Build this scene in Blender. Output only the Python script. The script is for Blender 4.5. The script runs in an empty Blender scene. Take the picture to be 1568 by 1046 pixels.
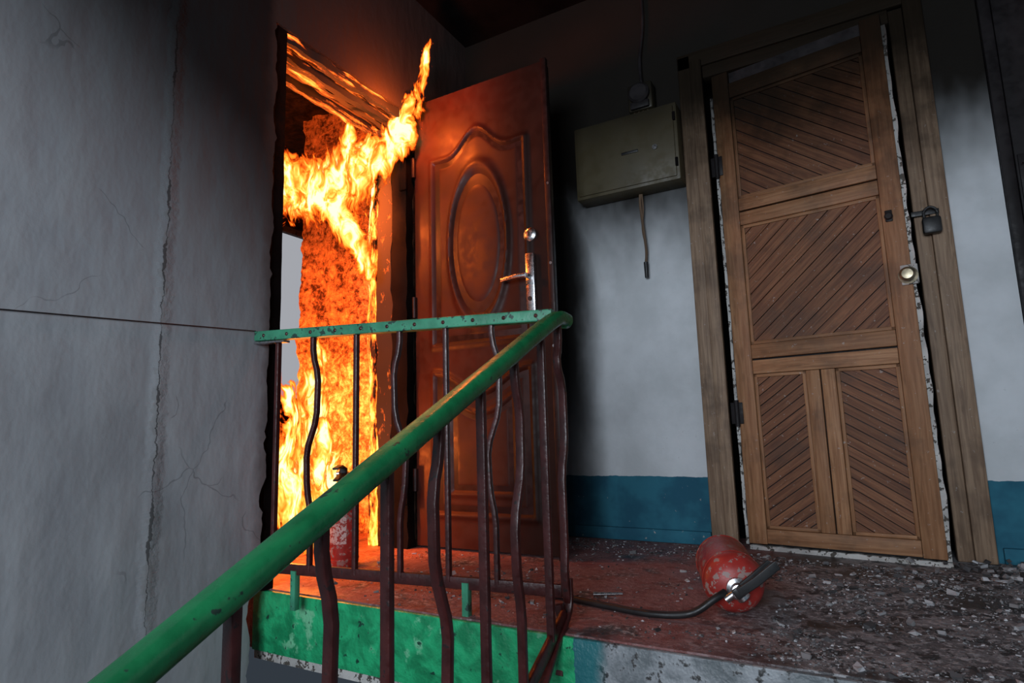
import bpy, bmesh, math, random
from mathutils import Vector, Matrix, noise
random.seed(7)
S=bpy.context.scene
S.view_settings.view_transform='Standard'

# ------------------------------------------------------------------ nodes
class N:
    def __init__(s,name):
        s.m=bpy.data.materials.new(name); s.m.use_nodes=True
        s.t=s.m.node_tree; s.t.nodes.clear()
        s.out=s.t.nodes.new('ShaderNodeOutputMaterial')
    def n(s,typ,**kw):
        nd=s.t.nodes.new(typ)
        ins=kw.pop('ins',{})
        for k,v in kw.items(): setattr(nd,k,v)
        for k,v in ins.items():
            s.set(nd.inputs[k],v)
        return nd
    def set(s,sock,v):
        if isinstance(v,bpy.types.NodeSocket): s.t.links.new(v,sock)
        elif isinstance(v,(tuple,list)) and len(v)==3 and sock.type=='RGBA': sock.default_value=(*v,1)
        else: sock.default_value=v
    def pos(s): return s.n('ShaderNodeNewGeometry').outputs['Position']
    def uv(s): return s.n('ShaderNodeUVMap',uv_map='uv').outputs[0]
    def mapping(s,vec,scale=(1,1,1),loc=(0,0,0),rot=(0,0,0)):
        return s.n('ShaderNodeMapping',ins={'Vector':vec,'Scale':Vector(scale),'Location':Vector(loc),'Rotation':Vector(rot)}).outputs[0]
    def noise(s,vec,scale=5,detail=5,rough=.6,dist=0):
        return s.n('ShaderNodeTexNoise',ins={'Vector':vec,'Scale':scale,'Detail':detail,'Roughness':rough,'Distortion':dist}).outputs['Fac']
    def math(s,op,a,b=0.0,c=None,clamp=False):
        nd=s.n('ShaderNodeMath',operation=op,use_clamp=clamp); s.set(nd.inputs[0],a); s.set(nd.inputs[1],b)
        if c is not None: s.set(nd.inputs[2],c)
        return nd.outputs[0]
    def mr(s,v,a,b,c=0.0,d=1.0,smooth=True):
        return s.n('ShaderNodeMapRange',interpolation_type='SMOOTHSTEP' if smooth else 'LINEAR',ins={0:v,1:a,2:b,3:c,4:d}).outputs[0]
    def mix(s,f,a,b,blend='MIX'):
        nd=s.n('ShaderNodeMix',data_type='RGBA',blend_type=blend); s.set(nd.inputs[0],f); s.set(nd.inputs[6],a); s.set(nd.inputs[7],b)
        return nd.outputs[2]
    def ramp(s,f,stops):
        nd=s.n('ShaderNodeValToRGB'); s.set(nd.inputs[0],f); e=nd.color_ramp.elements
        while len(e)<len(stops): e.new(.5)
        for i,(p,c) in enumerate(stops): e[i].position=p; e[i].color=(*c,1)
        return nd.outputs[0]
    def sep(s,v):
        return s.n('ShaderNodeSeparateXYZ',ins={0:v}).outputs
    def bump(s,h,strength=.3,dist=.01):
        return s.n('ShaderNodeBump',ins={'Height':h,'Strength':strength,'Distance':dist}).outputs[0]
    def bsdf(s,col,rough=.7,metal=0.0,normal=None,emis=None,estr=0.0,spec=None,coat=0.0):
        b=s.n('ShaderNodeBsdfPrincipled')
        s.set(b.inputs['Base Color'],col); s.set(b.inputs['Roughness'],rough); s.set(b.inputs['Metallic'],metal)
        if normal is not None: s.set(b.inputs['Normal'],normal)
        if emis is not None: s.set(b.inputs['Emission Color'],emis); s.set(b.inputs['Emission Strength'],estr); s.m.cycles.emission_sampling='NONE'
        if spec is not None: s.set(b.inputs['Specular IOR Level'],spec)
        if coat: b.inputs['Coat Weight'].default_value=coat; b.inputs['Coat Roughness'].default_value=.2
        s.t.links.new(b.outputs[0],s.out.inputs[0]); return s.m

def paint(name,c,rough=.45,var=.25,scale=8,bump=.15,metal=0,wear=None,wearT=.68,spec=None,coat=0,sootz=None):
    n=N(name); p=n.pos(); f=n.noise(p,scale,3)
    col=n.mix(n.mr(f,.3,.7),tuple(x*(1-var) for x in c),tuple(min(1,x*(1+var)) for x in c))
    f2=n.noise(p,scale*4,3,.65)
    if wear: col=n.mix(n.mr(f2,wearT-.02,wearT+.02),col,wear)
    if sootz:
        z=n.sep(p)[2]; so=n.mr(n.math('ADD',z,n.math('MULTIPLY',n.math('SUBTRACT',f,.5),.5)),*sootz)
        col=n.mix(n.math('MULTIPLY',so,.93),col,(.009,.008,.007))
        spec=n.math('MULTIPLY',n.math('SUBTRACT',1.0,n.math('MULTIPLY',so,.8)),.4 if spec is None else spec)
    return n.bsdf(col,n.mr(f2,.3,.7,rough*.8,min(1,rough*1.25)),metal,n.bump(f2,bump,.004),spec=spec,coat=coat)

# ---- wall materials
def m_plaster():
    n=N('plaster_gray'); p=n.pos(); x,y,z=n.sep(p)
    f=n.noise(n.mapping(p,(1,1,.5)),6,4,.55); fs=n.noise(p,50,3,.6)
    col=n.mix(n.mr(f,.3,.72),(.33,.345,.37),(.41,.425,.445))
    blot=n.noise(n.mapping(p,(1,1,.6)),2.2,3,.55)
    col=n.mix(n.mr(blot,.5,.75,0,.35),col,(.22,.23,.245))
    w=n.math('ADD',n.math('MULTIPLY',n.math('SUBTRACT',n.noise(n.mapping(p,(0,0,1)),7,6,.72),.5),.06),
             n.math('MULTIPLY',n.math('SUBTRACT',fs,.5),.014))
    dy=n.math('ABSOLUTE',n.math('SUBTRACT',n.math('SUBTRACT',y,1.045),w))
    wid=n.mr(n.noise(n.mapping(p,(1,1,.8)),9,2),.40,.72,.0007,.0060)
    crack=n.math('LESS_THAN',dy,wid)
    halo=n.mr(dy,.0,.035,1,0)
    vor=n.n('ShaderNodeTexVoronoi',feature='DISTANCE_TO_EDGE',ins={'Vector':n.mix(.12,p,n.n('ShaderNodeTexNoise',ins={'Vector':p,'Scale':6.0,'Detail':3.0}).outputs[1]),'Scale':2.6})
    fc=n.math('MULTIPLY',n.math('LESS_THAN',vor.outputs['Distance'],.003),n.mr(n.noise(p,3,1),.60,.64))
    cr=n.math('MAXIMUM',n.math('MULTIPLY',crack,.8),n.math('MULTIPLY',fc,.35))
    chip=n.mr(n.math('ADD',n.noise(p,15,3,.6),n.mr(dy,0,.045,.15,-.2)),.68,.70)
    col=n.mix(n.math('MULTIPLY',chip,.4),col,(.29,.29,.285))
    col=n.mix(cr,col,(.06,.06,.06))
    soot=n.mr(n.math('ADD',z,n.math('ADD',n.math('MULTIPLY',f,.25),n.math('MULTIPLY',y,.70))),1.65,2.75)
    col=n.mix(n.math('MULTIPLY',soot,.97),col,(.010,.009,.009))
    ed=n.mr(n.math('ADD',y,n.math('MULTIPLY',n.noise(p,9,3),.08)),1.41,1.475)
    col=n.mix(n.math('MULTIPLY',ed,.7),col,(.07,.05,.045))
    drip=n.noise(n.mapping(p,(1,1,.3)),8,2,.5)
    h=n.math('ADD',n.math('MULTIPLY',f,1.0),n.math('ADD',n.math('MULTIPLY',fs,.07),n.math('MULTIPLY',drip,.7)))
    h=n.math('SUBTRACT',h,n.math('MULTIPLY',crack,.7))
    h=n.math('ADD',h,n.math('MULTIPLY',halo,.4))
    return n.bsdf(col,.72,0,n.bump(h,.6,.014),spec=n.mr(soot,0,1,.3,.03))
def m_backwall():
    n=N('wall_paint_white_blue'); p=n.pos(); x,y,z=n.sep(p)
    f=n.noise(p,5,4,.6); fs=n.noise(p,40,3)
    white=n.mix(n.mr(f,.3,.7),(.56,.59,.61),(.68,.71,.74))
    blue=n.mix(n.mr(n.noise(p,7,3),.35,.65),(.016,.10,.16),(.027,.16,.23))
    line=n.math('ADD',.285,n.math('MULTIPLY',n.math('SUBTRACT',n.noise(p,22,2),.5),.012))
    col=n.mix(n.math('LESS_THAN',z,line),white,blue)
    chip=n.mr(fs,.68,.71); chip=n.math('MULTIPLY',chip,n.mr(z,.0,.5,1,.25))
    col=n.mix(chip,col,(.35,.36,.36))
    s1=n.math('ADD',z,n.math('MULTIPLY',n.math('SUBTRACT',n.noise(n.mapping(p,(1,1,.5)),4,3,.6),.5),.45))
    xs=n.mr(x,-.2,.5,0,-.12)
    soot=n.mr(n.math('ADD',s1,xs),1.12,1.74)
    l=n.mr(n.math('ADD',x,n.math('MULTIPLY',n.math('SUBTRACT',n.noise(n.mapping(p,(1,1,.4)),6,3),.5),.14)),-1.18,-.98,1,0)  # left band: soot plus the steel leaf's shadow painted in
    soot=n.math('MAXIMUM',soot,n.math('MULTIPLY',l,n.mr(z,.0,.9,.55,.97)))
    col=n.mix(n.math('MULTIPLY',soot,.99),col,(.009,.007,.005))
    return n.bsdf(col,.75,0,n.bump(n.math('ADD',f,n.math('MULTIPLY',fs,.25)),.35,.008),spec=n.mr(soot,0,1,.25,.02))
def m_char(name='charred_plaster',a=(.008,.006,.005),c=(.028,.018,.012)):
    n=N(name); p=n.pos(); f=n.noise(p,14,5,.65,.4)
    col=n.mix(n.mr(f,.35,.65),a,c)
    return n.bsdf(col,.9,0,n.bump(f,.9,.03),spec=.1)
def m_ember_wall():
    n=N('firelit_ember_plaster'); p=n.pos(); x,y,z=n.sep(p)
    f=n.noise(p,8,5,.65,.3); f2=n.noise(p,34,4,.7)
    mm=n.math('ADD',n.math('MULTIPLY',f,.5),n.math('MULTIPLY',f2,.5))
    col=n.mix(n.mr(mm,.40,.56),(.06,.02,.012),(.50,.26,.17))
    hot=n.math('ADD',n.math('MULTIPLY',n.math('SUBTRACT',f,.5),1.0),n.math('ADD',n.mr(z,.1,.45,.35,.62),n.mr(z,.75,1.2,0,-.42)))
    hot=n.math('ADD',hot,n.math('MULTIPLY',n.math('SUBTRACT',f2,.5),1.3))
    ec=n.ramp(hot,[(0.0,(.6,.04,.005)),(.35,(1,.11,.010)),(.62,(1,.27,.025)),(.85,(1,.5,.08))])
    es=n.mr(hot,.0,.85,.05,1.9,False)  # embers plus fire light on the plaster, put in as emission
    es=n.math('MULTIPLY',es,n.mr(z,1.35,1.75,1,.04))
    return n.bsdf(col,.9,0,n.bump(mm,1,.08),ec,es)
def m_ember_wood(name='burning_timber',lo=.5,hi=.62,st=2.5,sc=(1,1,.25)):
    n=N(name); p=n.pos()
    v=n.mapping(p,sc)
    f=n.noise(v,24,4,.62,.3); f2=n.noise(p,60,3,.7)
    h=n.math('ADD',f,n.math('MULTIPLY',n.math('SUBTRACT',f2,.5),.12))
    ec=n.ramp(n.mr(h,lo,hi+.08,0,1,False),[(0,(.6,.03,.003)),(.5,(1,.16,.012)),(1,(1,.5,.08))])
    return n.bsdf((.015,.011,.01),.9,0,None,ec,n.mr(h,lo,hi,0,st))
def m_floor():
    n=N('floor_ash_concrete'); p=n.pos(); x,y,z=n.sep(p)
    f=n.noise(p,6,6,.65,.3); f2=n.noise(p,45,4,.7); f3=n.noise(p,2.6,3,.55); f4=n.noise(p,17,4,.7)
    col=n.mix(n.mr(f,.35,.65),(.07,.066,.07),(.24,.235,.245))
    col=n.mix(n.mr(f2,.50,.58,0,.8),col,(.42,.41,.42))
    col=n.mix(n.mr(f3,.53,.62,0,.88),col,(.016,.014,.015))
    col=n.mix(n.mr(f4,.53,.59,0,.88),col,(.020,.018,.018))
    red=n.math('MULTIPLY',n.mr(x,-.50,-.10,1,0),n.mr(f,.30,.50))  # red glow of the fire on the floor, painted into the colour
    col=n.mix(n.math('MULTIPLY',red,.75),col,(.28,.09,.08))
    rg=n.mr(f3,.45,.6,.85,.4)
    return n.bsdf(col,rg,0,n.bump(n.math('ADD',f,n.math('MULTIPLY',f2,.6)),.8,.014))
def m_fascia():
    n=N('fascia_paint'); p=n.pos(); x,y,z=n.sep(p)
    f=n.noise(p,7,5,.65); f2=n.noise(p,28,4,.65); f3=n.noise(n.mapping(p,(1,1,1)),15,3,.5,.8)
    g=n.mix(n.mr(f3,.35,.65),(.006,.26,.10),(.02,.50,.20))
    g=n.mix(n.mr(f,.60,.66),g,(.18,.60,.33)); g=n.mix(n.mr(f2,.64,.68),g,(.004,.06,.035))
    gray=n.mix(n.mr(f,.4,.6),(.12,.14,.15),(.30,.32,.34))
    gray=n.mix(n.mr(f2,.55,.62),gray,(.03,.03,.03))
    xx=n.math('ADD',x,n.math('MULTIPLY',n.math('SUBTRACT',f,.5),.08))
    blue=(.02,.16,.18)
    col=n.mix(n.math('GREATER_THAN',xx,-.66),g,blue)
    col=n.mix(n.mr(xx,-.61,-.56),col,gray)
    return n.bsdf(col,.5,0,n.bump(n.math('ADD',f,n.math('MULTIPLY',f2,.4)),.7,.015))
def m_wood(name,c1,c2,sootz=(1.3,2.0),rough=.6):
    n=N(name); p=n.pos(); x,y,z=n.sep(p); u=n.uv()
    ri=n.n('ShaderNodeNewGeometry').outputs['Random Per Island']
    g=n.noise(n.mapping(u,(3,60,1)),1.6,4,.6,.4); g2=n.noise(n.mapping(u,(2,14,1)),2,3,.6,1.2)
    col=n.mix(n.mr(g,.3,.7),c1,c2)
    col=n.mix(n.mr(g2,.52,.7,0,.5),col,tuple(a*.5 for a in c1))
    col=n.mix(n.mr(ri,0,1,0,.45,False),col,tuple(a*.55 for a in c1))
    sp=n.noise(p,60,3,.7)
    col=n.mix(n.mr(sp,.66,.70,0,.6),col,(.42,.38,.35))
    gr=n.noise(p,4,4,.65); col=n.mix(n.mr(gr,.5,.68,0,.4),col,(.05,.032,.024))
    soot=n.mr(n.math('ADD',z,n.math('MULTIPLY',n.math('SUBTRACT',gr,.5),.4)),*sootz)
    col=n.mix(n.math('MULTIPLY',soot,.975),col,(.009,.007,.005))
    return n.bsdf(col,rough,0,n.bump(g,.4,.003),spec=n.mr(soot,0,1,.35,.03))
def m_steel():
    n=N('brown_powdercoat'); p=n.pos(); x,y,z=n.sep(p)
    f=n.noise(p,4,3); f2=n.noise(p,22,3,.6)
    col=n.mix(n.mr(f,.3,.7),(.026,.0065,.004),(.052,.012,.007))
    dk=n.mr(n.math('ADD',x,n.math('MULTIPLY',n.math('SUBTRACT',f,.5),.25)),-1.45,-1.12)  # fire light's falloff toward the free edge, put into the colour
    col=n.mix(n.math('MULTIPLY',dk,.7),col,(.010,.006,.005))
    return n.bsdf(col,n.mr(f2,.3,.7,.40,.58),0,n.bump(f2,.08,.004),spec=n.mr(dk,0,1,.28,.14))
def m_flame(seed,st=2.2):
    n=N('flame_%d'%seed); p=n.pos()
    a=n.n('ShaderNodeAttribute',attribute_name='fl').outputs['Fac']
    wv=n.n('ShaderNodeTexNoise',ins={'Vector':n.mapping(p,(1,1,.7),(seed*3.1,0,0)),'Scale':6.5,'Detail':2.0})
    wp=n.n('ShaderNodeVectorMath',operation='MULTIPLY_ADD',ins={0:wv.outputs[1],1:(.24,.24,.24),2:p}).outputs[0]
    f=n.noise(n.mapping(wp,(1,1,.45),(seed*1.7,seed,0),(math.radians(-18),0,0)),15,3,.5,.9)
    f2=n.noise(n.mapping(wp,(1,1,.38),(0,seed*2.,0),(math.radians(-25),0,0)),42,2,.6,.8)
    d=n.math('ADD',a,n.math('MULTIPLY',n.math('SUBTRACT',f,.5),2.3))
    d=n.math('ADD',d,n.math('MULTIPLY',n.math('SUBTRACT',f2,.5),.8))
    al=n.math('MULTIPLY',n.mr(d,.38,.64),n.mr(a,.04,.20))
    ec=n.ramp(n.math('MULTIPLY',d,.82),[(.32,(.8,.03,.002)),(.46,(1,.11,.006)),(.62,(1,.28,.022)),(.80,(1,.50,.08)),(1.0,(1,.78,.34))])
    es=n.mr(d,.4,1.2,st*.34,st,False)
    e=n.n('ShaderNodeEmission',ins={0:ec,1:es}); t=n.n('ShaderNodeBsdfTransparent')
    m=n.n('ShaderNodeMixShader',ins={0:al,1:t.outputs[0],2:e.outputs[0]})
    n.m.cycles.emission_sampling='NONE'
    n.t.links.new(m.outputs[0],n.out.inputs[0]); return n.m
def m_emit(name,c,s):
    n=N(name); e=n.n('ShaderNodeEmission',ins={0:c,1:s}); n.t.links.new(e.outputs[0],n.out.inputs[0]); return n.m
def m_debris():
    n=N('rubble'); g=n.n('ShaderNodeNewGeometry').outputs['Random Per Island']
    col=n.ramp(g,[(0,(.022,.020,.020)),(.35,(.085,.08,.083)),(.70,(.24,.235,.24)),(.97,(.52,.52,.54))])
    return n.bsdf(col,.9,0)

M={}
M['plaster']=m_plaster(); M['back']=m_backwall(); M['char']=m_char(); M['ember']=m_ember_wall()
M['ewood']=m_ember_wood(st=3.2,lo=.40,hi=.52); M['ewoodh']=m_ember_wood('burning_lintel',.50,.62,2.0,(1,.12,1)); M['ewoodx']=m_ember_wood('smouldering_beam',.46,.62,1.6,(1,1,1))
M['ewoodj']=m_ember_wood('smouldering_jamb',.58,.70,1.1,(1,1,.5))
M['floor']=m_floor(); M['fascia']=m_fascia()
M['slat']=m_wood('varnished_slats',(.14,.050,.022),(.27,.115,.052)); M['stile']=m_wood('varnished_stiles',(.27,.120,.052),(.44,.23,.115))
M['casing']=m_wood('old_casing_wood',(.20,.125,.08),(.36,.245,.16),(1.3,2.05))
M['green']=paint('green_enamel',(.012,.17,.06),.30,.3,9,.25,wear=(.02,.05,.035),wearT=.66,spec=.5)
M['greenl']=paint('green_enamel_worn',(.05,.28,.16),.4,.3,10,.3,wear=(.02,.06,.045),wearT=.60)
M['maroon']=paint('maroon_enamel',(.060,.012,.011),.35,.35,14,.3,wear=(.02,.012,.012),wearT=.64)
M['steelpaint']=m_steel()
M['leafedge']=paint('door_edge_dark',(.02,.008,.007),.4,.3,spec=.3)
M['chrome']=paint('brushed_steel',(.55,.55,.56),.28,.1,20,.05,metal=1)
M['black']=paint('black_rubber',(.012,.012,.013),.45,.2)
M['red']=paint('extinguisher_red',(.34,.030,.024),.42,.2,10,.1,wear=(.30,.20,.18),wearT=.57)
M['label']=paint('paper_label',(.55,.45,.42),.7,.2,20,.1,wear=(.3,.05,.04),wearT=.52)
M['olive']=paint('olive_box_paint',(.068,.055,.028),.5,.2,4,.06,sootz=(1.65,2.15))
M['white']=paint('white_seal_paint',(.46,.45,.43),.7,.25,12,.4,wear=(.08,.07,.06),wearT=.56,sootz=(1.4,2.1))
M['soot']=paint('soot_black',(.007,.006,.006),.9,.3,6,.4,spec=.03)
M['cord']=paint('brown_cord',(.12,.075,.045),.7,.2)
M['dkdoor']=paint('dark_metal_door',(.015,.013,.014),.5,.3,spec=.2)
M['brass']=paint('old_brass',(.42,.36,.25),.35,.2,20,.1,metal=.9)
M['dark']=paint('deep_dark',(.004,.004,.004),1,.1,spec=0)
M['debris']=m_debris()

# ------------------------------------------------------------------ mesh builder
class MB:
    def __init__(s,name,mats):
        s.name=name; s.mats=[M[k] if isinstance(k,str) else k for k in mats]; s.bm=bmesh.new(); s.bm.loops.layers.uv.new('uv')
    def add(s,t,mi=0,mat=None):
        if mat is not None: bmesh.ops.transform(t,matrix=mat,verts=t.verts)
        for f in t.faces: f.material_index=mi
        me=bpy.data.meshes.new('t'); t.to_mesh(me); t.free(); s.bm.from_mesh(me); bpy.data.meshes.remove(me)
    def box(s,lo,hi,mi=0,bev=0.0,mat=None):
        t=bmesh.new(); uv=t.loops.layers.uv.new('uv'); bmesh.ops.create_cube(t,size=1)
        lo=Vector(lo);hi=Vector(hi);c=(lo+hi)/2;d=hi-lo
        for v in t.verts: v.co=Vector((v.co.x*d.x,v.co.y*d.y,v.co.z*d.z))
        if bev: bmesh.ops.bevel(t,geom=t.edges[:],offset=bev,segments=2,affect='EDGES',profile=.5)
        ax=max(range(3),key=lambda i:d[i]); o=[i for i in range(3) if i!=ax]; r=random.random()*20
        for f in t.faces:
            for l in f.loops: l[uv].uv=(l.vert.co[ax]+r,l.vert.co[o[0]]+l.vert.co[o[1]]+r)
        for v in t.verts: v.co+=c
        s.add(t,mi,mat)
    def lathe(s,prof,o=(0,0,0),axis=(0,0,1),mi=0,seg=32,mat=None):
        t=bmesh.new(); t.loops.layers.uv.new('uv'); q=Vector((0,0,1)).rotation_difference(Vector(axis).normalized())
        rings=[]
        for r,h in prof:
            rings.append([t.verts.new(q@Vector((r*math.cos(a),r*math.sin(a),h))+Vector(o)) for a in [2*math.pi*i/seg for i in range(seg)]])
        for a,b in zip(rings,rings[1:]):
            for i in range(seg): t.faces.new((a[i],a[(i+1)%seg],b[(i+1)%seg],b[i]))
        t.faces.new(rings[0][::-1]); t.faces.new(rings[-1])
        s.add(t,mi,mat)
    def cyl(s,p0,p1,r,mi=0,seg=20,r2=None,mat=None):
        p0=Vector(p0);p1=Vector(p1);L=(p1-p0).length
        r2=r if r2 is None else r2
        s.lathe([(r,0),(r2,L)],p0,p1-p0,mi,seg,mat)
    def sweep(s,path,prof,mi=0,up=(0,0,1),mat=None,closed=True):
        t=bmesh.new(); uv=t.loops.layers.uv.new('uv'); path=[Vector(p) for p in path]; rings=[]; up=Vector(up)
        for i,p in enumerate(path):
            tg=(path[min(i+1,len(path)-1)]-path[max(i-1,0)]).normalized()
            sd=tg.cross(up)
            if sd.length<1e-4: sd=Vector((1,0,0))
            sd.normalize(); u2=sd.cross(tg)
            rings.append([t.verts.new(p+sd*a+u2*b) for a,b in prof])
        m=len(prof)
        for a,b in zip(rings,rings[1:]):
            for i in range(m): t.faces.new((a[i],a[(i+1)%m],b[(i+1)%m],b[i]))
        t.faces.new(rings[0][::-1]); t.faces.new(rings[-1])
        bmesh.ops.recalc_face_normals(t,faces=t.faces)
        s.add(t,mi,mat)
    def tube(s,path,r,mi=0,seg=10,up=(.13,.21,.97),mat=None):
        s.sweep(smooth(path),[(r*math.cos(2*math.pi*i/seg),r*math.sin(2*math.pi*i/seg)) for i in range(seg)],mi,up,mat)
    def prism(s,pts,d0,d1,f,mi=0,mat=None,uvf=None):
        t=bmesh.new(); uv=t.loops.layers.uv.new('uv')
        A=[t.verts.new(f(a,b,d0)) for a,b in pts]; B=[t.verts.new(f(a,b,d1)) for a,b in pts]
        t.faces.new(A); t.faces.new(B[::-1]); n=len(pts); idx={}
        for i,v in enumerate(A): idx[v]=pts[i]
        for i,v in enumerate(B): idx[v]=pts[i]
        for i in range(n): t.faces.new((A[i],B[i],B[(i+1)%n],A[(i+1)%n]))
        for fc in t.faces:
            for l in fc.loops: l[uv].uv=uvf(*idx[l.vert]) if uvf else idx[l.vert]
        bmesh.ops.recalc_face_normals(t,faces=t.faces)
        s.add(t,mi,mat)
    def done(s,mat=None,angle=35,parent=None):
        me=bpy.data.meshes.new(s.name)
        if mat is not None: bmesh.ops.transform(s.bm,matrix=mat,verts=s.bm.verts)
        for f in s.bm.faces: f.smooth=True
        s.bm.to_mesh(me); s.bm.free()
        for m in s.mats: me.materials.append(m)
        me.set_sharp_from_angle(angle=math.radians(angle))
        ob=bpy.data.objects.new(s.name,me); S.collection.objects.link(ob)
        if parent: ob.parent=parent
        return ob
def smooth(path,k=6):
    P=[Vector(p) for p in path]
    if len(P)<3: return P
    out=[]
    for i in range(len(P)-1):
        p0=P[max(i-1,0)];p1=P[i];p2=P[i+1];p3=P[min(i+2,len(P)-1)]
        for j in range(k):
            t=j/k
            out.append(.5*((2*p1)+(-p0+p2)*t+(2*p0-5*p1+4*p2-p3)*t*t+(-p0+3*p1-3*p2+p3)*t**3))
    out.append(P[-1]); return out
def rrect(w,h,r,k=5):
    o=[]
    for cx,cy,a0 in ((w/2-r,h/2-r,0),(-w/2+r,h/2-r,90),(-w/2+r,-h/2+r,180),(w/2-r,-h/2+r,270)):
        for i in range(k+1):
            a=math.radians(a0+90*i/k); o.append((cx+r*math.cos(a),cy+r*math.sin(a)))
    return o

XL=-1.78; YB=2.75; YE=1.47; ZC=2.75; JY0=1.44; JY1=2.24; ZH=2.09
# ------------------------------------------------------------------ room shell
def ragged(a0,a1,c,amp,n,fr=9,seed=0):
    o=[]
    for i in range(n+1):
        a=a0+(a1-a0)*i/n
        k=max(0,min(1,(.10-a)/.12)); k2=max(0,1-abs(a-.30)/.10)
        o.append((c-.045*k-.02*k2+amp*(noise.noise(Vector((a*fr,seed,0)))+.6*noise.noise(Vector((a*fr*4,seed+5,0)))),a))
    return o
b=MB('wall_left',['plaster','char'])
F_L=lambda y,z,d: Vector((XL-d,y,z))
rg=ragged(-1.8,ZH,JY0-.012,.018,200)
b.prism([(-1.6,-1.8)]+rg+[(-1.6,ZH)],0,.03,F_L)
b.box((XL-.24,-1.6,-1.8),(XL-.03,JY0-.07,ZH),0)
b.box((XL-.24,-1.6,ZH),(XL,YB,ZC),0)
b.box((XL-.24,JY1+.01,-.3),(XL,YB,ZH),1)
b.done()
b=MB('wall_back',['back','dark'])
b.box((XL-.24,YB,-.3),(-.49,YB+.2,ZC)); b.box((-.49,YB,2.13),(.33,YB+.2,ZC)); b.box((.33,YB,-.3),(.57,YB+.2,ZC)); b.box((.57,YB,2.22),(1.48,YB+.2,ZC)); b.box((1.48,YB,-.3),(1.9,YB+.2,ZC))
b.box((-.6,YB+.2,-.3),(1.6,YB+.24,2.3),1)  # near-black panel stands in for the unlit space behind the doors
b.done()
b=MB('wall_right',['back']); b.box((1.7,-1.6,-1.8),(1.9,YB,ZC)); b.done()
b=MB('ceiling',['soot']); b.box((-2.02,-1.6,ZC),(1.9,YB+.2,ZC+.15)); b.done()
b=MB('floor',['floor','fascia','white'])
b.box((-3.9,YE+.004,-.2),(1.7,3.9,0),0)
b.box((XL-.08,YE-.012,-.2),(1.7,YE+.004,-.004),1,.004)
b.box((XL-.08,YE+.0,-.23),(1.7,YB,-.2),2)
b.done()
b=MB('stairs',['fascia','floor'])
for i in range(9):
    z=-.16*(i+1); y1=YE-.012-.3*i
    b.box((-.62,y1-.31,z-.16),(1.69,y1,z),1 if i else 1,.006)
b.done()
b=MB('floor_lower_landing',['floor']); b.box((XL,-1.6,-1.9),(1.7,YB,-1.8)); b.done()
b=MB('baseboard_back',['back']); b.box((XL+.02,YB-.02,0.0),(-.57,YB,.055),0,.004); b.box((.42,YB-.02,0.0),(.54,YB,.055),0,.004); b.done()

# ------------------------------------------------------------------ interior of the burning flat
b=MB('wall_interior_burning',['ember','char'])
t=bmesh.new(); t.loops.layers.uv.new('uv'); nx,nz=60,150; g={}
for i in range(nx+1):
    for j in range(nz+1):
        x=-2.02-.78*i/nx; z=2.45*j/nz
        d=.035*noise.fractal(Vector((x*7,z*7,1)),.8,2.0,4)
        g[i,j]=t.verts.new((x,2.46+d,z))
for i in range(nx):
    for j in range(nz): t.faces.new((g[i,j],g[i,j+1],g[i+1,j+1],g[i+1,j]))
bmesh.ops.recalc_face_normals(t,faces=t.faces)
b.add(t,0); b.box((-2.8,2.5,0),(-2.02,2.7,2.45),1); b.done()
b=MB('wall_interior_hall',['char']); b.box((-3.9,.6,0),(-3.8,3.9,2.45)); b.box((-3.8,3.7,0),(-2.02,3.9,2.45)); b.box((-3.8,.6,0),(-2.02,.7,2.45)); b.done()
b=MB('ceiling_interior',['char']); b.box((-3.9,.6,2.45),(-2.02,3.9,2.6)); b.done()
b=MB('daylit_strip_pane',[m_emit('daylit_wall_glow',(.66,.68,.74),.55),'white'])  # pale glowing pane added in place of a daylit wall strip
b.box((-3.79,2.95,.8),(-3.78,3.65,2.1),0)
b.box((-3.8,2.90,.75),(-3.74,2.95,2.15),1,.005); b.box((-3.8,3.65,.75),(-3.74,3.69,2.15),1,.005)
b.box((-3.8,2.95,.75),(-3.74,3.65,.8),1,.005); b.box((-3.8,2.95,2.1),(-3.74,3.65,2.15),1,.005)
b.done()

b=MB('door_frame_burnt',['soot','ewood','ewoodh','ewoodj'])
def roughbar(b,lo,hi,mi,amp=.008,n=40,axis=2,mat=None):
    t=bmesh.new(); t.loops.layers.uv.new('uv'); bmesh.ops.create_cube(t,size=1)
    lo=Vector(lo);hi=Vector(hi)
    for v in t.verts: v.co=Vector([lo[k]+(v.co[k]+.5)*(hi[k]-lo[k]) for k in range(3)])
    es=[e for e in t.edges if abs((e.verts[0].co-e.verts[1].co)[axis])>1e-5]
    bmesh.ops.subdivide_edges(t,edges=es,cuts=n,use_grid_fill=True)
    for v in t.verts:
        v.co+=Vector([amp*noise.noise(v.co*14+Vector((k*9,0,0))) if k!=axis else 0 for k in range(3)])
    b.add(t,mi,mat)
roughbar(b,(XL-.20,JY0+.0,0),(XL-.012,JY0+.045,ZH),0,.005)
roughbar(b,(XL-.235,JY1-.035,0),(XL-.205,JY1+.01,ZH-.1),1,.014)
roughbar(b,(XL-.19,JY1-.035,0),(XL-.10,JY1+.012,ZH-.05),3,.014)
roughbar(b,(XL-.09,JY1-.045,0),(XL-.0,JY1+.012,ZH),0,.010)
for k,(dx,dz) in enumerate([(.0,.0),(.06,-.02),(.12,.0),(.18,-.03)]):
    roughbar(b,(XL-.045-dx,JY0+.04,ZH-.045+dz),(XL-.012-dx,JY1-.02,ZH-.005+dz),2,.010,40,1)
for z in (1.88,1.72,.32,.24):
    b.box((XL-.03,JY1-.062,z-.045),(XL+.012,JY1-.05,z+.045),0,.004)
b.done()
b=MB('charred_timber_pile',['ewoodx','char'])
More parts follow.
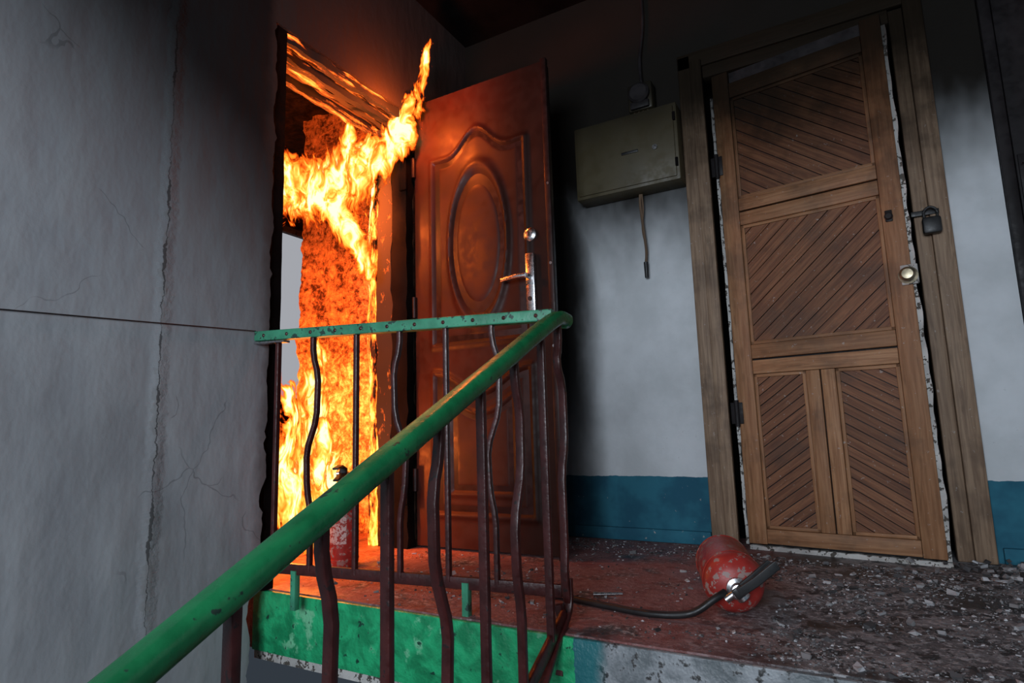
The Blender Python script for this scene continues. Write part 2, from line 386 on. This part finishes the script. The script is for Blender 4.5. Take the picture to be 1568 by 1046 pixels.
for k in range(10):
    L=random.uniform(.3,.5); th=random.uniform(.015,.03)
    m=Matrix.Translation((random.uniform(-2.5,-2.32),random.uniform(1.85,2.12),th+.02+.02*k))@Matrix.Rotation(random.uniform(0,3.1),4,'Z')@Matrix.Rotation(random.uniform(-.25,.25),4,'Y')
    roughbar(b,(-L/2,-th,-th*.7),(L/2,th,th*.7),k%2 if k>2 else 0,.02,20,0,m)
b.done()

# ------------------------------------------------------------------ steel door leaf
LX0,LX1,LY,LH=XL+.02,-1.045,2.27,2.13
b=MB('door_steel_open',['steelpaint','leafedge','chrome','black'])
cx=(LX0+LX1)/2
def mould(d,w=.018,h=.012):
    return h*(math.exp(-((d)/w)**2)-.7*math.exp(-((d+.028)/(w*.8))**2))
def sdbox(x,z,hx,hz): 
    dx=abs(x)-hx;dz=abs(z)-hz
    return math.hypot(max(dx,0),max(dz,0))+min(max(dx,dz),0)
def hgt(x,z):
    X=x-cx; h=0
    e=math.hypot(X/.155,(z-1.36)/.37); d1=(e-1)*.155
    h+=mould(d1,.014,.016)
    h+=.006*max(0,1-e*e)
    top=1.86+.055*math.cos(min(abs(X)/.24,1)*math.pi*1.0)+ .02*math.cos(X/.24*math.pi*2)
    zt=z-(top-1.86)*max(0,min(1,(z-1.4)/.4))
    h+=mould(sdbox(X,zt-1.37,.255,.47),.014,.011)
    zt2=z+.05*math.cos(min(abs(X)/.24,1)*math.pi)*max(0,min(1,(z-.4)/.2))
    h+=mould(sdbox(X,zt2-.44,.255,.29),.014,.011)
    h+=mould(sdbox(X,zt2-.44,.17,.2),.012,.008)
    return h
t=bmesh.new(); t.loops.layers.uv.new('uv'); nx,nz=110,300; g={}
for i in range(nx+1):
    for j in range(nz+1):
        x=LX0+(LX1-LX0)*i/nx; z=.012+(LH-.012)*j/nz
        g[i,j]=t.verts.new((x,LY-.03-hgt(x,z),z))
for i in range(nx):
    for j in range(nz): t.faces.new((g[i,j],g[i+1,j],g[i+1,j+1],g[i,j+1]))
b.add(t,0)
b.box((LX0,LY-.029,.012),(LX1,LY+.03,LH),1,.003)
b.box((LX1-.004,LY-.05,.0),(LX1+.022,LY-.026,LH),1,.003)
hx=-1.135
b.box((hx-.02,LY-.052,1.0),(hx+.022,LY-.031,1.26),2,.005)
b.cyl((hx,LY-.05,1.155),(hx,LY-.09,1.155),.011,2); b.sweep(smooth([(hx,LY-.088,1.155),(hx-.05,LY-.092,1.155),(hx-.12,LY-.086,1.15)]),rrect(.014,.018,.006),2)
b.cyl((hx,LY-.05,1.06),(hx,LY-.056,1.06),.010,3)
b.lathe([(.03,0),(.03,.008),(.02,.014),(.012,.015)],(hx,LY-.03,1.345),(0,-1,0),2)
b.box((hx-.003,LY-.048,1.335),(hx+.003,LY-.044,1.355),3)
for z in (1.55,1.2,.85): b.cyl((LX1+.01,LY-.052,z),(LX1+.01,LY-.048,z),.006,2)
for z in (1.8,1.1,.3):
    b.cyl((LX0-.004,LY-.035,z-.05),(LX0-.004,LY-.035,z+.05),.012,1)
b.done()

# ------------------------------------------------------------------ wooden door
W=.667; H=2.09
Ml=Matrix.Translation((-.41,2.735,0))@Matrix.Rotation(math.radians(-8.6),4,'Z')
b=MB('door_wooden_slatted',['stile','slat','white','brass','black','dkdoor'])
b.box((.0,-.004,.02),(W,.03,H),5,0)
b.box((.0,-.028,.025),(.072,-.002,H),0,.003); b.box((W-.072,-.028,.025),(W,-.002,H),0,.003)
def rail(u0,u1,z0,z1): b.box((u0,-.027,z0),(u1,-.002,z1),0,.003)
rail(.073,W-.073,.028,.085); rail(.073,W-.073,.715,.773); rail(.073,W-.073,.78,.84); rail(.073,W-.073,1.365,1.423); rail(.073,W-.073,1.43,1.485); rail(.073,W-.073,1.96,2.03)
b.box((.275,-.027,.086),(.325,-.002,.714),0,.003); b.box((.33,-.027,.086),(.38,-.002,.714),0,.003)
def clip(poly,nx,nz,c):
    out=[]
    for i in range(len(poly)):
        p=poly[i];q=poly[(i+1)%len(poly)]
        dp=p[0]*nx+p[1]*nz-c; dq=q[0]*nx+q[1]*nz-c
        if dp>=0: out.append(p)
        if dp*dq<0:
            k=dp/(dp-dq); out.append((p[0]+(q[0]-p[0])*k,p[1]+(q[1]-p[1])*k))
    return out
def slats(u0,u1,z0,z1,ang,w=.044):
    a=math.radians(ang); nx,nz=-math.sin(a),math.cos(a); tx,tz=math.cos(a),math.sin(a)
    cs=[u*nx+z*nz for u in (u0,u1) for z in (z0,z1)]; c=min(cs)-random.random()*w
    while c<max(cs):
        P=[(u0,z0),(u1,z0),(u1,z1),(u0,z1)]
        P=clip(P,nx,nz,c+.0018); P=clip(P,-nx,-nz,-(c+w-.0018)) if len(P)>2 else []
        if len(P)>2:
            r=random.random()*30
            b.prism(P,-.013-random.random()*.003,-.003,lambda u,z,d:Vector((u,d,z)),1,None,lambda u,z,r=r:(u*tx+z*tz+r,u*nx+z*nz+r))
        c+=w
def beads(u0,u1,z0,z1):
    w=.014
    for lo,hi in (((u0,z0),(u1,z0+w)),((u0,z1-w),(u1,z1)),((u0,z0),(u0+w,z1)),((u1-w,z0),(u1,z1))):
        b.box((lo[0],-.021,lo[1]),(hi[0],-.004,hi[1]),0,.003)
for (u0,u1,z0,z1,a,w) in ((.073,W-.073,1.486,1.959,-38,.044),(.073,W-.073,.841,1.364,42,.05),(.073,.274,.086,.714,36,.034),(.381,W-.073,.086,.714,-33,.034)):
    slats(u0,u1,z0,z1,a,w); beads(u0,u1,z0,z1)
def ragstrip(u0,u1,z0,z1,vert=True):
    n=90; A=[];B=[]
    for i in range(n+1):
        k=i/n
        j=.006*noise.noise(Vector((k*20,u0*7,z0))); j2=.008*noise.noise(Vector((k*24,u0*7+4,z0)))
        if vert: z=z0+(z1-z0)*k; A.append((u0+j*.5,z)); B.append((u1+j2,z))
        else: u=u0+(u1-u0)*k; A.append((u,z0)); B.append((u,z1+j*.6))
    b.prism(A+B[::-1],-.022,-.0,lambda u,z,d:Vector((u,d,z)),2)
ragstrip(W-.002,W+.013,.02,H-.05); ragstrip(-.014,-.003,.02,H-.1); ragstrip(0,W+.012,.0,.017,False)
b.lathe([(.032,0),(.032,.006),(.02,.010),(.024,.022),(.026,.032),(.018,.040),(.004,.042)],(W-.012,-.03,1.035),(0,-1,0),3,28)
b.box((W-.035,-.036,1.0),(W+.02,-.028,1.075),2,.004)
b.lathe([(.014,0),(.014,.012),(.01,.016)],(W-.05,-.028,1.27),(0,-1,0),5,16)
b.box((W-.062,-.033,1.25),(W-.038,-.027,1.295),5,.003)
b.cyl((-.004,-.036,1.60),(-.004,-.036,1.71),.010,5,12); b.box((-.03,-.034,1.61),(.02,-.029,1.70),5,.002)
b.cyl((-.004,-.036,.50),(-.004,-.036,.61),.010,5,12); b.box((-.03,-.034,.51),(.02,-.029,.60),5,.002)
b.done(Ml)

b=MB('trim_door_casing',['casing','white','soot'])
b.box((-.565,YB-.030,0),(-.505,YB-.0,2.24),0,.005); b.box((-.508,YB-.042,0),(-.455,YB-.0,2.2),0,.006)
b.box((.335,YB-.035,0),(.40,YB,2.2),0,.006); b.box((.285,YB-.02,0),(.335,YB+.05,2.16),0,.005)
b.box((-.565,YB-.03,2.17),(.40,YB,2.25),0,.005); b.box((-.455,YB-.02,2.11),(.285,YB+.05,2.17),0,.004)
b.done()
b=MB('padlock',['black','chrome'])
px,py,pz=.335,YB-.05,1.235
b.box((px-.03,py-.022,pz-.035),(px+.03,py+.012,pz+.03),0,.009)
b.tube([(px-.02,py-.004,pz+.025),(px-.02,py-.004,pz+.055),(px,py-.004,pz+.07),(px+.02,py-.004,pz+.055),(px+.02,py-.004,pz+.025)],.005,0)
b.box((px-.06,py+.010,pz+.045),(px+.03,py+.017,pz+.065),0,.002)
b.done()
b=MB('door_dark_metal',['dkdoor','chrome','soot'])
b.box((.572,YB-.02,0),(.61,YB+.04,2.215),0,.005); b.box((.615,YB-.005,0),(1.475,YB+.03,2.16),0,.004); b.box((.572,YB-.02,2.165),(1.475,YB+.04,2.215),0,.004)
for z0,z1 in ((.15,.95),(1.05,2.05)):
    for a,c in (((.72,z0),(1.33,z0+.02)),((.72,z1-.02),(1.33,z1)),((.72,z0),(.74,z1)),((1.31,z0),(1.33,z1))):
        b.box((a[0],YB-.014,a[1]),(c[0],YB-.004,c[1]),0,.003)
b.box((.622,YB-.012,1.28),(.655,YB-.004,1.46),0,.003)
b.tube([(.635,YB-.01,1.415),(.635,YB-.055,1.415),(.65,YB-.063,1.415),(.75,YB-.063,1.412)],.007,1)
b.done()

# ------------------------------------------------------------------ electrical box
b=MB('breaker_box',['olive','black','soot','chrome'])
b.box((-1.07,2.63,1.61),(-.565,YB-.001,1.98),0,.006)
b.box((-1.055,2.622,1.625),(-.58,2.632,1.965),0,.004)
b.box((-.83,2.616,1.78),(-.75,2.622,1.792),1,.001); b.cyl((-.67,2.624,1.78),(-.67,2.612,1.78),.012,3)
for z in (1.69,1.91): b.cyl((-.578,2.626,z-.02),(-.578,2.626,z+.02),.007,2,10)
b.done()
b=MB('electric_meter',['dkdoor','olive','cord'])
b.box((-.80,2.67,2.01),(-.68,YB-.001,2.15),1,.012); b.lathe([(.05,0),(.05,.02),(.04,.03)],(-.74,2.672,2.09),(0,-1,0),0,28)
b.box((-.785,2.655,2.015),(-.695,2.675,2.05),0,.004)
for k in range(4): b.tube([(-.77+.02*k,2.70,2.015),(-.775+.022*k,2.68,2.0),(-.77+.02*k,2.69,1.984)],.004,2,6)
b.tube([(-.74,2.72,2.14),(-.745,2.73,2.3),(-.72,2.735,2.5),(-.72,2.735,2.749)],.008,0,8)
b.done()
b=MB('hanging_cord',['cord','black'])
b.tube([(-.78,2.715,1.608),(-.782,2.715,1.55),(-.775,2.718,1.43),(-.768,2.718,1.33),(-.774,2.72,1.27)],.0065,0,8)
b.tube([(-.772,2.715,1.608),(-.770,2.715,1.53),(-.780,2.718,1.44),(-.770,2.718,1.36)],.004,0,8)
b.cyl((-.774,2.72,1.275),(-.774,2.72,1.20),.011,1,12,.009)
b.done()

# ------------------------------------------------------------------ railing
SL=.495
def rz(y): return .830-SL*(1.53-y)
b=MB('stair_railing',['green','greenl','maroon','chrome'])
path=[(-.70,y,rz(y)) for y in (-.9,-.4,.1,.5,.9,1.2,1.4)]+[(-.70,1.49,rz(1.49)-.002),(-.70,1.54,.826),(-.70,1.585,.824)]
b.sweep(smooth(path,4),rrect(.050,.040,.017),0)
b.lathe([(.004,0),(.018,.003),(.023,.012),(.023,.03)],(-.70,1.60,.824),(0,-1,0),0,20)
h0=Vector((XL-.0,1.385,.862)); h1=Vector((-.715,1.535,.835))
b.sweep([h0,h1],rrect(.036,.034,.004),1)
b.sweep([h0+Vector((0,-.004,-.024)),h0+Vector((.13,.012,-.027))],rrect(.03,.008,.003),3)
def at(k,z): p=h0.lerp(h1,k); return Vector((p.x,p.y,z))
def kx(x): return (x-h0.x)/(h1.x-h0.x)
for i in range(11):
    p=h0.lerp(h1,.04+i*.092)
    b.lathe([(.006,0),(.006,.002),(.003,.004)],(p.x,p.y-.018,p.z),(0,-1,0),2,10)
sq=rrect(.019,.014,.003,2)
hdir=(h1-h0).normalized()
def bar(top,bottom,off,dirv,prof=sq,up=None):
    top=Vector(top);L=top.z-bottom
    pts=[top]
    if off:
        for o,fz in off: pts.append(Vector((top.x,top.y,top.z-L*fz))+Vector(dirv)*o)
    pts.append(Vector((top.x,top.y,bottom)))
    if off:
        q=[pts[0]]
        for a,c,d in zip(pts,pts[1:],pts[2:]):
            q+= [c.lerp(a,min(.3,.02/(c-a).length)),c.lerp(d,min(.3,.02/(d-c).length))]
        q.append(pts[-1]); pts=q
    b.sweep(pts,prof,2,dirv)
OFF=[(0,.08),(.022,.17),(.018,.36),(-.020,.50),(-.016,.66),(.0,.76)]
OFF2=[(0,.08),(-.022,.17),(-.018,.36),(.022,.50),(.016,.66),(.0,.76)]
for i,x in enumerate((-1.69,-1.545,-1.375,-1.215,-1.055,-.905)):
    p=at(kx(x),.84)
    bar(p,.09,(OFF if i%4==1 else OFF2) if i%2 else None,hdir)
b.sweep([at(kx(-1.77),.095),at(kx(-.72),.085)],rrect(.014,.034,.003,2),2)
for x in (-1.0,-1.60):
    p=at(kx(x),0); b.sweep([p+Vector((0,.0,-.03)),p+Vector((0,0,.09))],rrect(.022,.022,.003,2),1,(1,0,0))
def slb(y): return rz(y)-.80
ys=[1.53,1.42,1.27,1.115,.96,.81,.665,.52,.37,.22,.07,-.08,-.23,-.38,-.53,-.68]
for i,y in enumerate(ys):
    o=None
    if i==0: o=[(0,.10),(-.02,.16),(.016,.24),(.016,.45),(-.012,.55),(-.01,.80),(-.02,.9)]
    elif i%2==0: o=OFF if i%4 else OFF2
    bar((-.70,y,rz(y)-.01),slb(y)+.02,o,Vector((0,1,0)),rrect(.021,.015,.003,2))
b.sweep([(-.70,y,slb(y)+.02) for y in (1.5,.5,-.9)],rrect(.014,.036,.003,2),2)
b.sweep(smooth([(-.70,1.53,.12),(-.70,1.52,.04),(-.70,1.44,-.02),(-.70,1.36,-.09)]),rrect(.014,.026,.003,2),2,(1,0,0))
b.sweep(smooth([(-.715,1.50,.06),(-.70,1.50,-.03),(-.70,1.46,-.1)]),rrect(.02,.02,.003,2),2,(1,0,0))
b.done()
b=MB('wall_wire',['black']); b.tube([(XL+.004,-1.5,.80),(XL+.004,0,.815),(XL+.004,.7,.845),(XL+.004,1.37,.88)],.0018,0,6); b.done()

# ------------------------------------------------------------------ fire extinguishers
def exting(name,mat,r,hb,lab=True,hose=None,world=False):
    b=MB(name,['red','label','black','chrome'])
    pr=[(r*.8,0),(r*.95,.004),(r,.018),(r,hb*.80)]
    for i in range(1,9):
        a=i/9*math.pi/2; pr.append((r*(.28+.72*math.cos(a)),hb*.80+hb*.17*math.sin(a)))
    pr+=[(r*.27,hb*.975),(r*.27,hb)]
    b.lathe(pr,mi=0,seg=48)
    for z in (.03,hb*.79): b.lathe([(r*1.0,z-.004),(r*1.02,z-.002),(r*1.02,z+.002),(r*1.0,z+.004)],mi=0,seg=48)
    if lab:
        t=bmesh.new(); t.loops.layers.uv.new('uv'); n=20; A=[]
        for i in range(n+1):
            a=-math.pi*.85+math.pi*1.0*i/n
            A.append([t.verts.new((r*1.008*math.cos(a),r*1.008*math.sin(a),z)) for z in (hb*.28,hb*.66)])
        for p,q in zip(A,A[1:]): t.faces.new((p[0],q[0],q[1],p[1]))
        b.add(t,1)
    b.lathe([(r*.3,hb-.003),(r*.34,hb+.002),(r*.34,hb+.016),(r*.22,hb+.02),(r*.22,hb+.045),(r*.1,hb+.048)],mi=3,seg=24)
    b.box((-.014,-.014,hb+.012),(.014,.014,hb+.052),2,.004)
    b.sweep([(0,0,hb+.05),(.05,0,hb+.062),(.12,0,hb+.055)],rrect(.024,.008,.003),2)
    b.sweep([(0,0,hb+.03),(.05,0,hb+.024),(.11,0,hb+.010)],rrect(.024,.008,.003),2)
    b.lathe([(.018,0),(.018,.01),(.014,.013)],(0,-.014,hb+.028),(0,-1,0),3,20)
    b.cyl((-.01,0,hb+.03),(-.04,0,hb+.028),.010,3,14)
    if hose:
        if world:
            inv=mat.inverted(); b.tube([inv@Vector(q) for q in hose],.0095,2,12)
            b.cyl(inv@Vector((-.74,1.80,.010)),inv@Vector((-.66,1.84,.010)),.007,3,12,.004)
        else: b.tube(hose,.009,2,10)
    return b.done(mat)
exting('fire_extinguisher',Matrix.Translation((XL-.035,1.835,0))@Matrix.Rotation(math.radians(-60),4,'Z'),.062,.33,True,
       [(-.03,0,.358),(-.06,0,.35),(-.082,.005,.28),(-.078,.0,.15),(-.072,0,.10)])
base=Vector((-.405,2.075,.083)); tip=Vector((-.315,1.77,.083)); ax=(tip-base).normalized()
zax=ax; xax=Vector((ax.y*-1,ax.x,0)).normalized(); xax=(xax*-1 if xax.x<0 else xax)
xax=(xax*.8+Vector((0,0,.6))).normalized(); yax=zax.cross(xax)
R=Matrix((xax,yax,zax)).transposed().to_4x4()
exting('fire_extinguisher',Matrix.Translation(base)@R,.081,.34,False,
   [(-.335,1.725,.075),(-.36,1.70,.06),(-.42,1.685,.022),(-.52,1.675,.012),(-.66,1.70,.011),(-.78,1.73,.011),(-.90,1.76,.011)],True)

# ------------------------------------------------------------------ debris
V=[];Fc=[]
CUBE=[(x,y,z) for x in (-.8,.8) for y in (-.8,.8) for z in (-.8,.8)]
CF=[(0,1,3,2),(4,6,7,5),(0,4,5,1),(2,3,7,6),(0,2,6,4),(1,5,7,3)]
OCT=[(1,0,0),(-1,0,0),(0,1,0),(0,-1,0),(0,0,1),(0,0,-1),]
OF=[(0,2,4),(2,1,4),(1,3,4),(3,0,4),(2,0,5),(1,2,5),(3,1,5),(0,3,5)]
def chunk(x,y,s,z0=0.0):
    vs,fs=(CUBE,CF) if random.random()<.65 else (OCT,OF)
    q=Matrix.Rotation(random.random()*6.28,3,'Z')@Matrix.Rotation(random.random()*.9,3,'X')
    sc=(s*random.uniform(.6,1.6),s*random.uniform(.4,1.0),s*random.uniform(.15,.6)); o=len(V)
    for v in vs:
        k=random.uniform(.55,1.15); c=q@(Vector((v[0]*sc[0],v[1]*sc[1],v[2]*sc[2]))*k)
        V.append((c.x+x,c.y+y,c.z+z0+sc[2]*.6))
    for f in fs: Fc.append(tuple(o+i for i in f))
def blocked(x,y):
    if abs(x+.36)<.13 and 1.66<y<2.16: return True
    if y>2.62-(.0 if x<-.42 else (x+.42)*.15) and -.58<x<.42: return True
    if LY-.06<y<LY+.05 and x<LX1+.03: return True
    return False
cnt=0
while cnt<17000:
    x=random.uniform(-1.72,1.2); y=random.uniform(YE+.02,2.70)
    w=.14+.86*max(0,min(1,(x+.55)/.5)); w*= max(.05,.5+1.4*noise.noise(Vector((x*5,y*5,0))))
    if y>2.45: w+=.2
    if random.random()>w or blocked(x,y): continue
    s=random.choice([.001,.0015,.002,.002,.003,.004,.005]) if random.random()<.98 else random.uniform(.007,.016)
    chunk(x,y,s); cnt+=1
for i in range(260): chunk(random.gauss(.50,.13),random.uniform(2.38,2.68),random.uniform(.006,.018),random.random()*.02)
me=bpy.data.meshes.new('debris_rubble'); me.from_pydata(V,[],Fc); me.materials.append(M['debris'])
ob=bpy.data.objects.new('debris_rubble',me); S.collection.objects.link(ob)

# ------------------------------------------------------------------ flames
fire=bpy.data.objects.new('fire',None); S.collection.objects.link(fire)
def sheet(name,path,z0,z1,strokes,seed,st=2.2,step=.018):
    P=[Vector(p) for p in path]; cum=[0]
    for a,c in zip(P,P[1:]): cum.append(cum[-1]+(c-a).length)
    L=cum[-1]; ns=int(L/step); nz=int((z1-z0)/step)
    def pt(s):
        for i in range(len(P)-1):
            if s<=cum[i+1]+1e-9: k=(s-cum[i])/(cum[i+1]-cum[i]); return P[i].lerp(P[i+1],k)
        return P[-1]
    bm=bmesh.new(); g={}; val=[]
    for i in range(ns+1):
        s=L*i/ns; q=pt(s)
        for j in range(nz+1):
            z=z0+(z1-z0)*j/nz
            w=.03*noise.noise(Vector((s*5,z*5,seed)))
            g[i,j]=bm.verts.new((q.x+w,q.y+w*.5,z))
            best=0
            for S_ in strokes:
                for (a,b_,r1),(c,d,r2) in zip(S_,S_[1:]):
                    vx,vz=c-a,d-b_; ll=vx*vx+vz*vz
                    k=max(0,min(1,((s-a)*vx+(z-b_)*vz)/ll)) if ll else 0
                    dd=math.hypot(s-a-vx*k,z-b_-vz*k); r=r1+(r2-r1)*k
                    best=max(best,1-dd/r)
            edge=min(1,min(i,ns-i)/3,min(j+2,nz-j)/3)
            val.append(max(0,min(1,best*1.35))*edge)
    for i in range(ns):
        for j in range(nz):
            if max(val[a*(nz+1)+c] for a in (i,i+1) for c in (j,j+1))>0.03:
                bm.faces.new((g[i,j],g[i+1,j],g[i+1,j+1],g[i,j+1]))
    for f in bm.faces: f.smooth=True
    me=bpy.data.meshes.new(name); bm.to_mesh(me); bm.free()
    at_=me.attributes.new('fl','FLOAT','POINT'); at_.data.foreach_set('value',val)
    me.materials.append(m_flame(seed,st)); o=bpy.data.objects.new(name,me); S.collection.objects.link(o); o.parent=fire
pA=[(-2.05,1.5),(-2.0,1.675),(-1.98,1.935),(-1.92,2.08),(-1.84,2.15),(-1.76,2.175),(-1.70,2.197),(-1.66,2.205),(-1.6,2.21)]
main=[(.02,1.56,.19),(.25,1.58,.20),(.45,1.63,.20),(.60,1.80,.18),(.71,1.90,.14),(.79,2.02,.10),(.86,2.16,.07),(.905,2.40,.045)]
sheet('flame_tongue_upper',[(x,y,0) for x,y in pA],1.2,2.6,[main,[(.42,1.6,.14),(.53,1.42,.10),(.60,1.25,.05)],[(.5,1.7,.10),(.50,1.95,.05)]],1,2.4)
pB=[(-2.25,1.5,0),(-2.18,1.8,0),(-2.1,2.05,0),(-1.96,2.19,0),(-1.85,2.22,0)]
sheet('flame_back_upper',pB,1.2,2.3,[[(.1,1.62,.19),(.35,1.64,.21),(.55,1.75,.20),(.75,1.92,.12)]],2,2.1)
pC=[(-2.08,1.5,0),(-2.12,1.8,0),(-2.16,2.1,0),(-2.1,2.38,0)]
low=[[(.0,.3,.30),(.25,.3,.30),(.45,.16,.22),(.7,.1,.12)],[(.15,.35,.2),(.18,.74,.08)],[(.32,.3,.2),(.34,.70,.08)],[(.5,.1,.16),(.55,.55,.07)]]
sheet('flame_lower',pC,0.0,1.1,low,3,2.5)
pD=[(-2.4,1.6,0),(-2.42,2.0,0),(-2.35,2.4,0)]
sheet('flame_lower_back',pD,0.0,1.3,[[(.0,.3,.30),(.4,.35,.30),(.8,.3,.25)],[(.3,.3,.2),(.35,.85,.08)],[(.6,.3,.2),(.62,.95,.08)]],4,2.1)
pE=[(-2.12,2.33,0),(-2.03,2.2,0),(-1.95,2.17,0)]
sheet('flame_jamb',pE,.2,1.9,[[(.12,.3,.09),(.14,.8,.05),(.12,1.2,.05),(.16,1.8,.10)]],5,2.2,.012)

# ------------------------------------------------------------------ lights
def plight(name,loc,e,c,r=.06):
    l=bpy.data.lights.new(name,'POINT'); l.energy=e; l.color=c; l.shadow_soft_size=r
    o=bpy.data.objects.new(name,l); o.location=loc; S.collection.objects.link(o); o.parent=fire
OR=(1,.16,.02)
plight('fire_glow_upper',(-2.04,1.92,1.64),90,OR,.05)
plight('fill_glow_hall',(-2.2,1.25,1.70),90,OR,.1)  # added lamp, hidden behind the near wall, to light the steel leaf
plight('fire_glow_lower',(-2.14,1.78,.36),80,OR,.05)
plight('fire_glow_tongue',(-1.66,2.02,1.98),14,OR,.03)
def alight(name,loc,tgt,e,c,sx,sy):
    l=bpy.data.lights.new(name,'AREA'); l.shape='RECTANGLE'; l.size=sx; l.size_y=sy; l.energy=e; l.color=c
    o=bpy.data.objects.new(name,l); o.location=loc; o.rotation_euler=(Vector(tgt)-Vector(loc)).to_track_quat('-Z','Y').to_euler(); S.collection.objects.link(o)
alight('stairwell_window_light',(-.2,-2.4,1.2),(-.3,2.4,.6),112,(.81,.90,1.0),1.8,1.3)
w=bpy.data.worlds.new('world'); S.world=w; w.use_nodes=True
w.node_tree.nodes['Background'].inputs[0].default_value=(.52,.66,.85,1); w.node_tree.nodes['Background'].inputs[1].default_value=.06

# ------------------------------------------------------------------ camera
yaw=math.radians(29);p=math.radians(8.2);ro=math.radians(1.7)
Fv=Vector((-math.sin(yaw)*math.cos(p),math.cos(yaw)*math.cos(p),math.sin(p)))
Rv=Vector((math.cos(yaw),math.sin(yaw),0));Uv=Rv.cross(Fv)
R2=Rv*math.cos(ro)-Uv*math.sin(ro);U2=Uv*math.cos(ro)+Rv*math.sin(ro)
cd=bpy.data.cameras.new('camera'); cd.lens=940/1600*36; cd.sensor_width=36; cd.clip_start=.02
co=bpy.data.objects.new('camera',cd); S.collection.objects.link(co)
mm=Matrix((R2,U2,-Fv)).transposed().to_4x4(); mm.translation=Vector((0,0,.52)); co.matrix_world=mm
S.camera=co
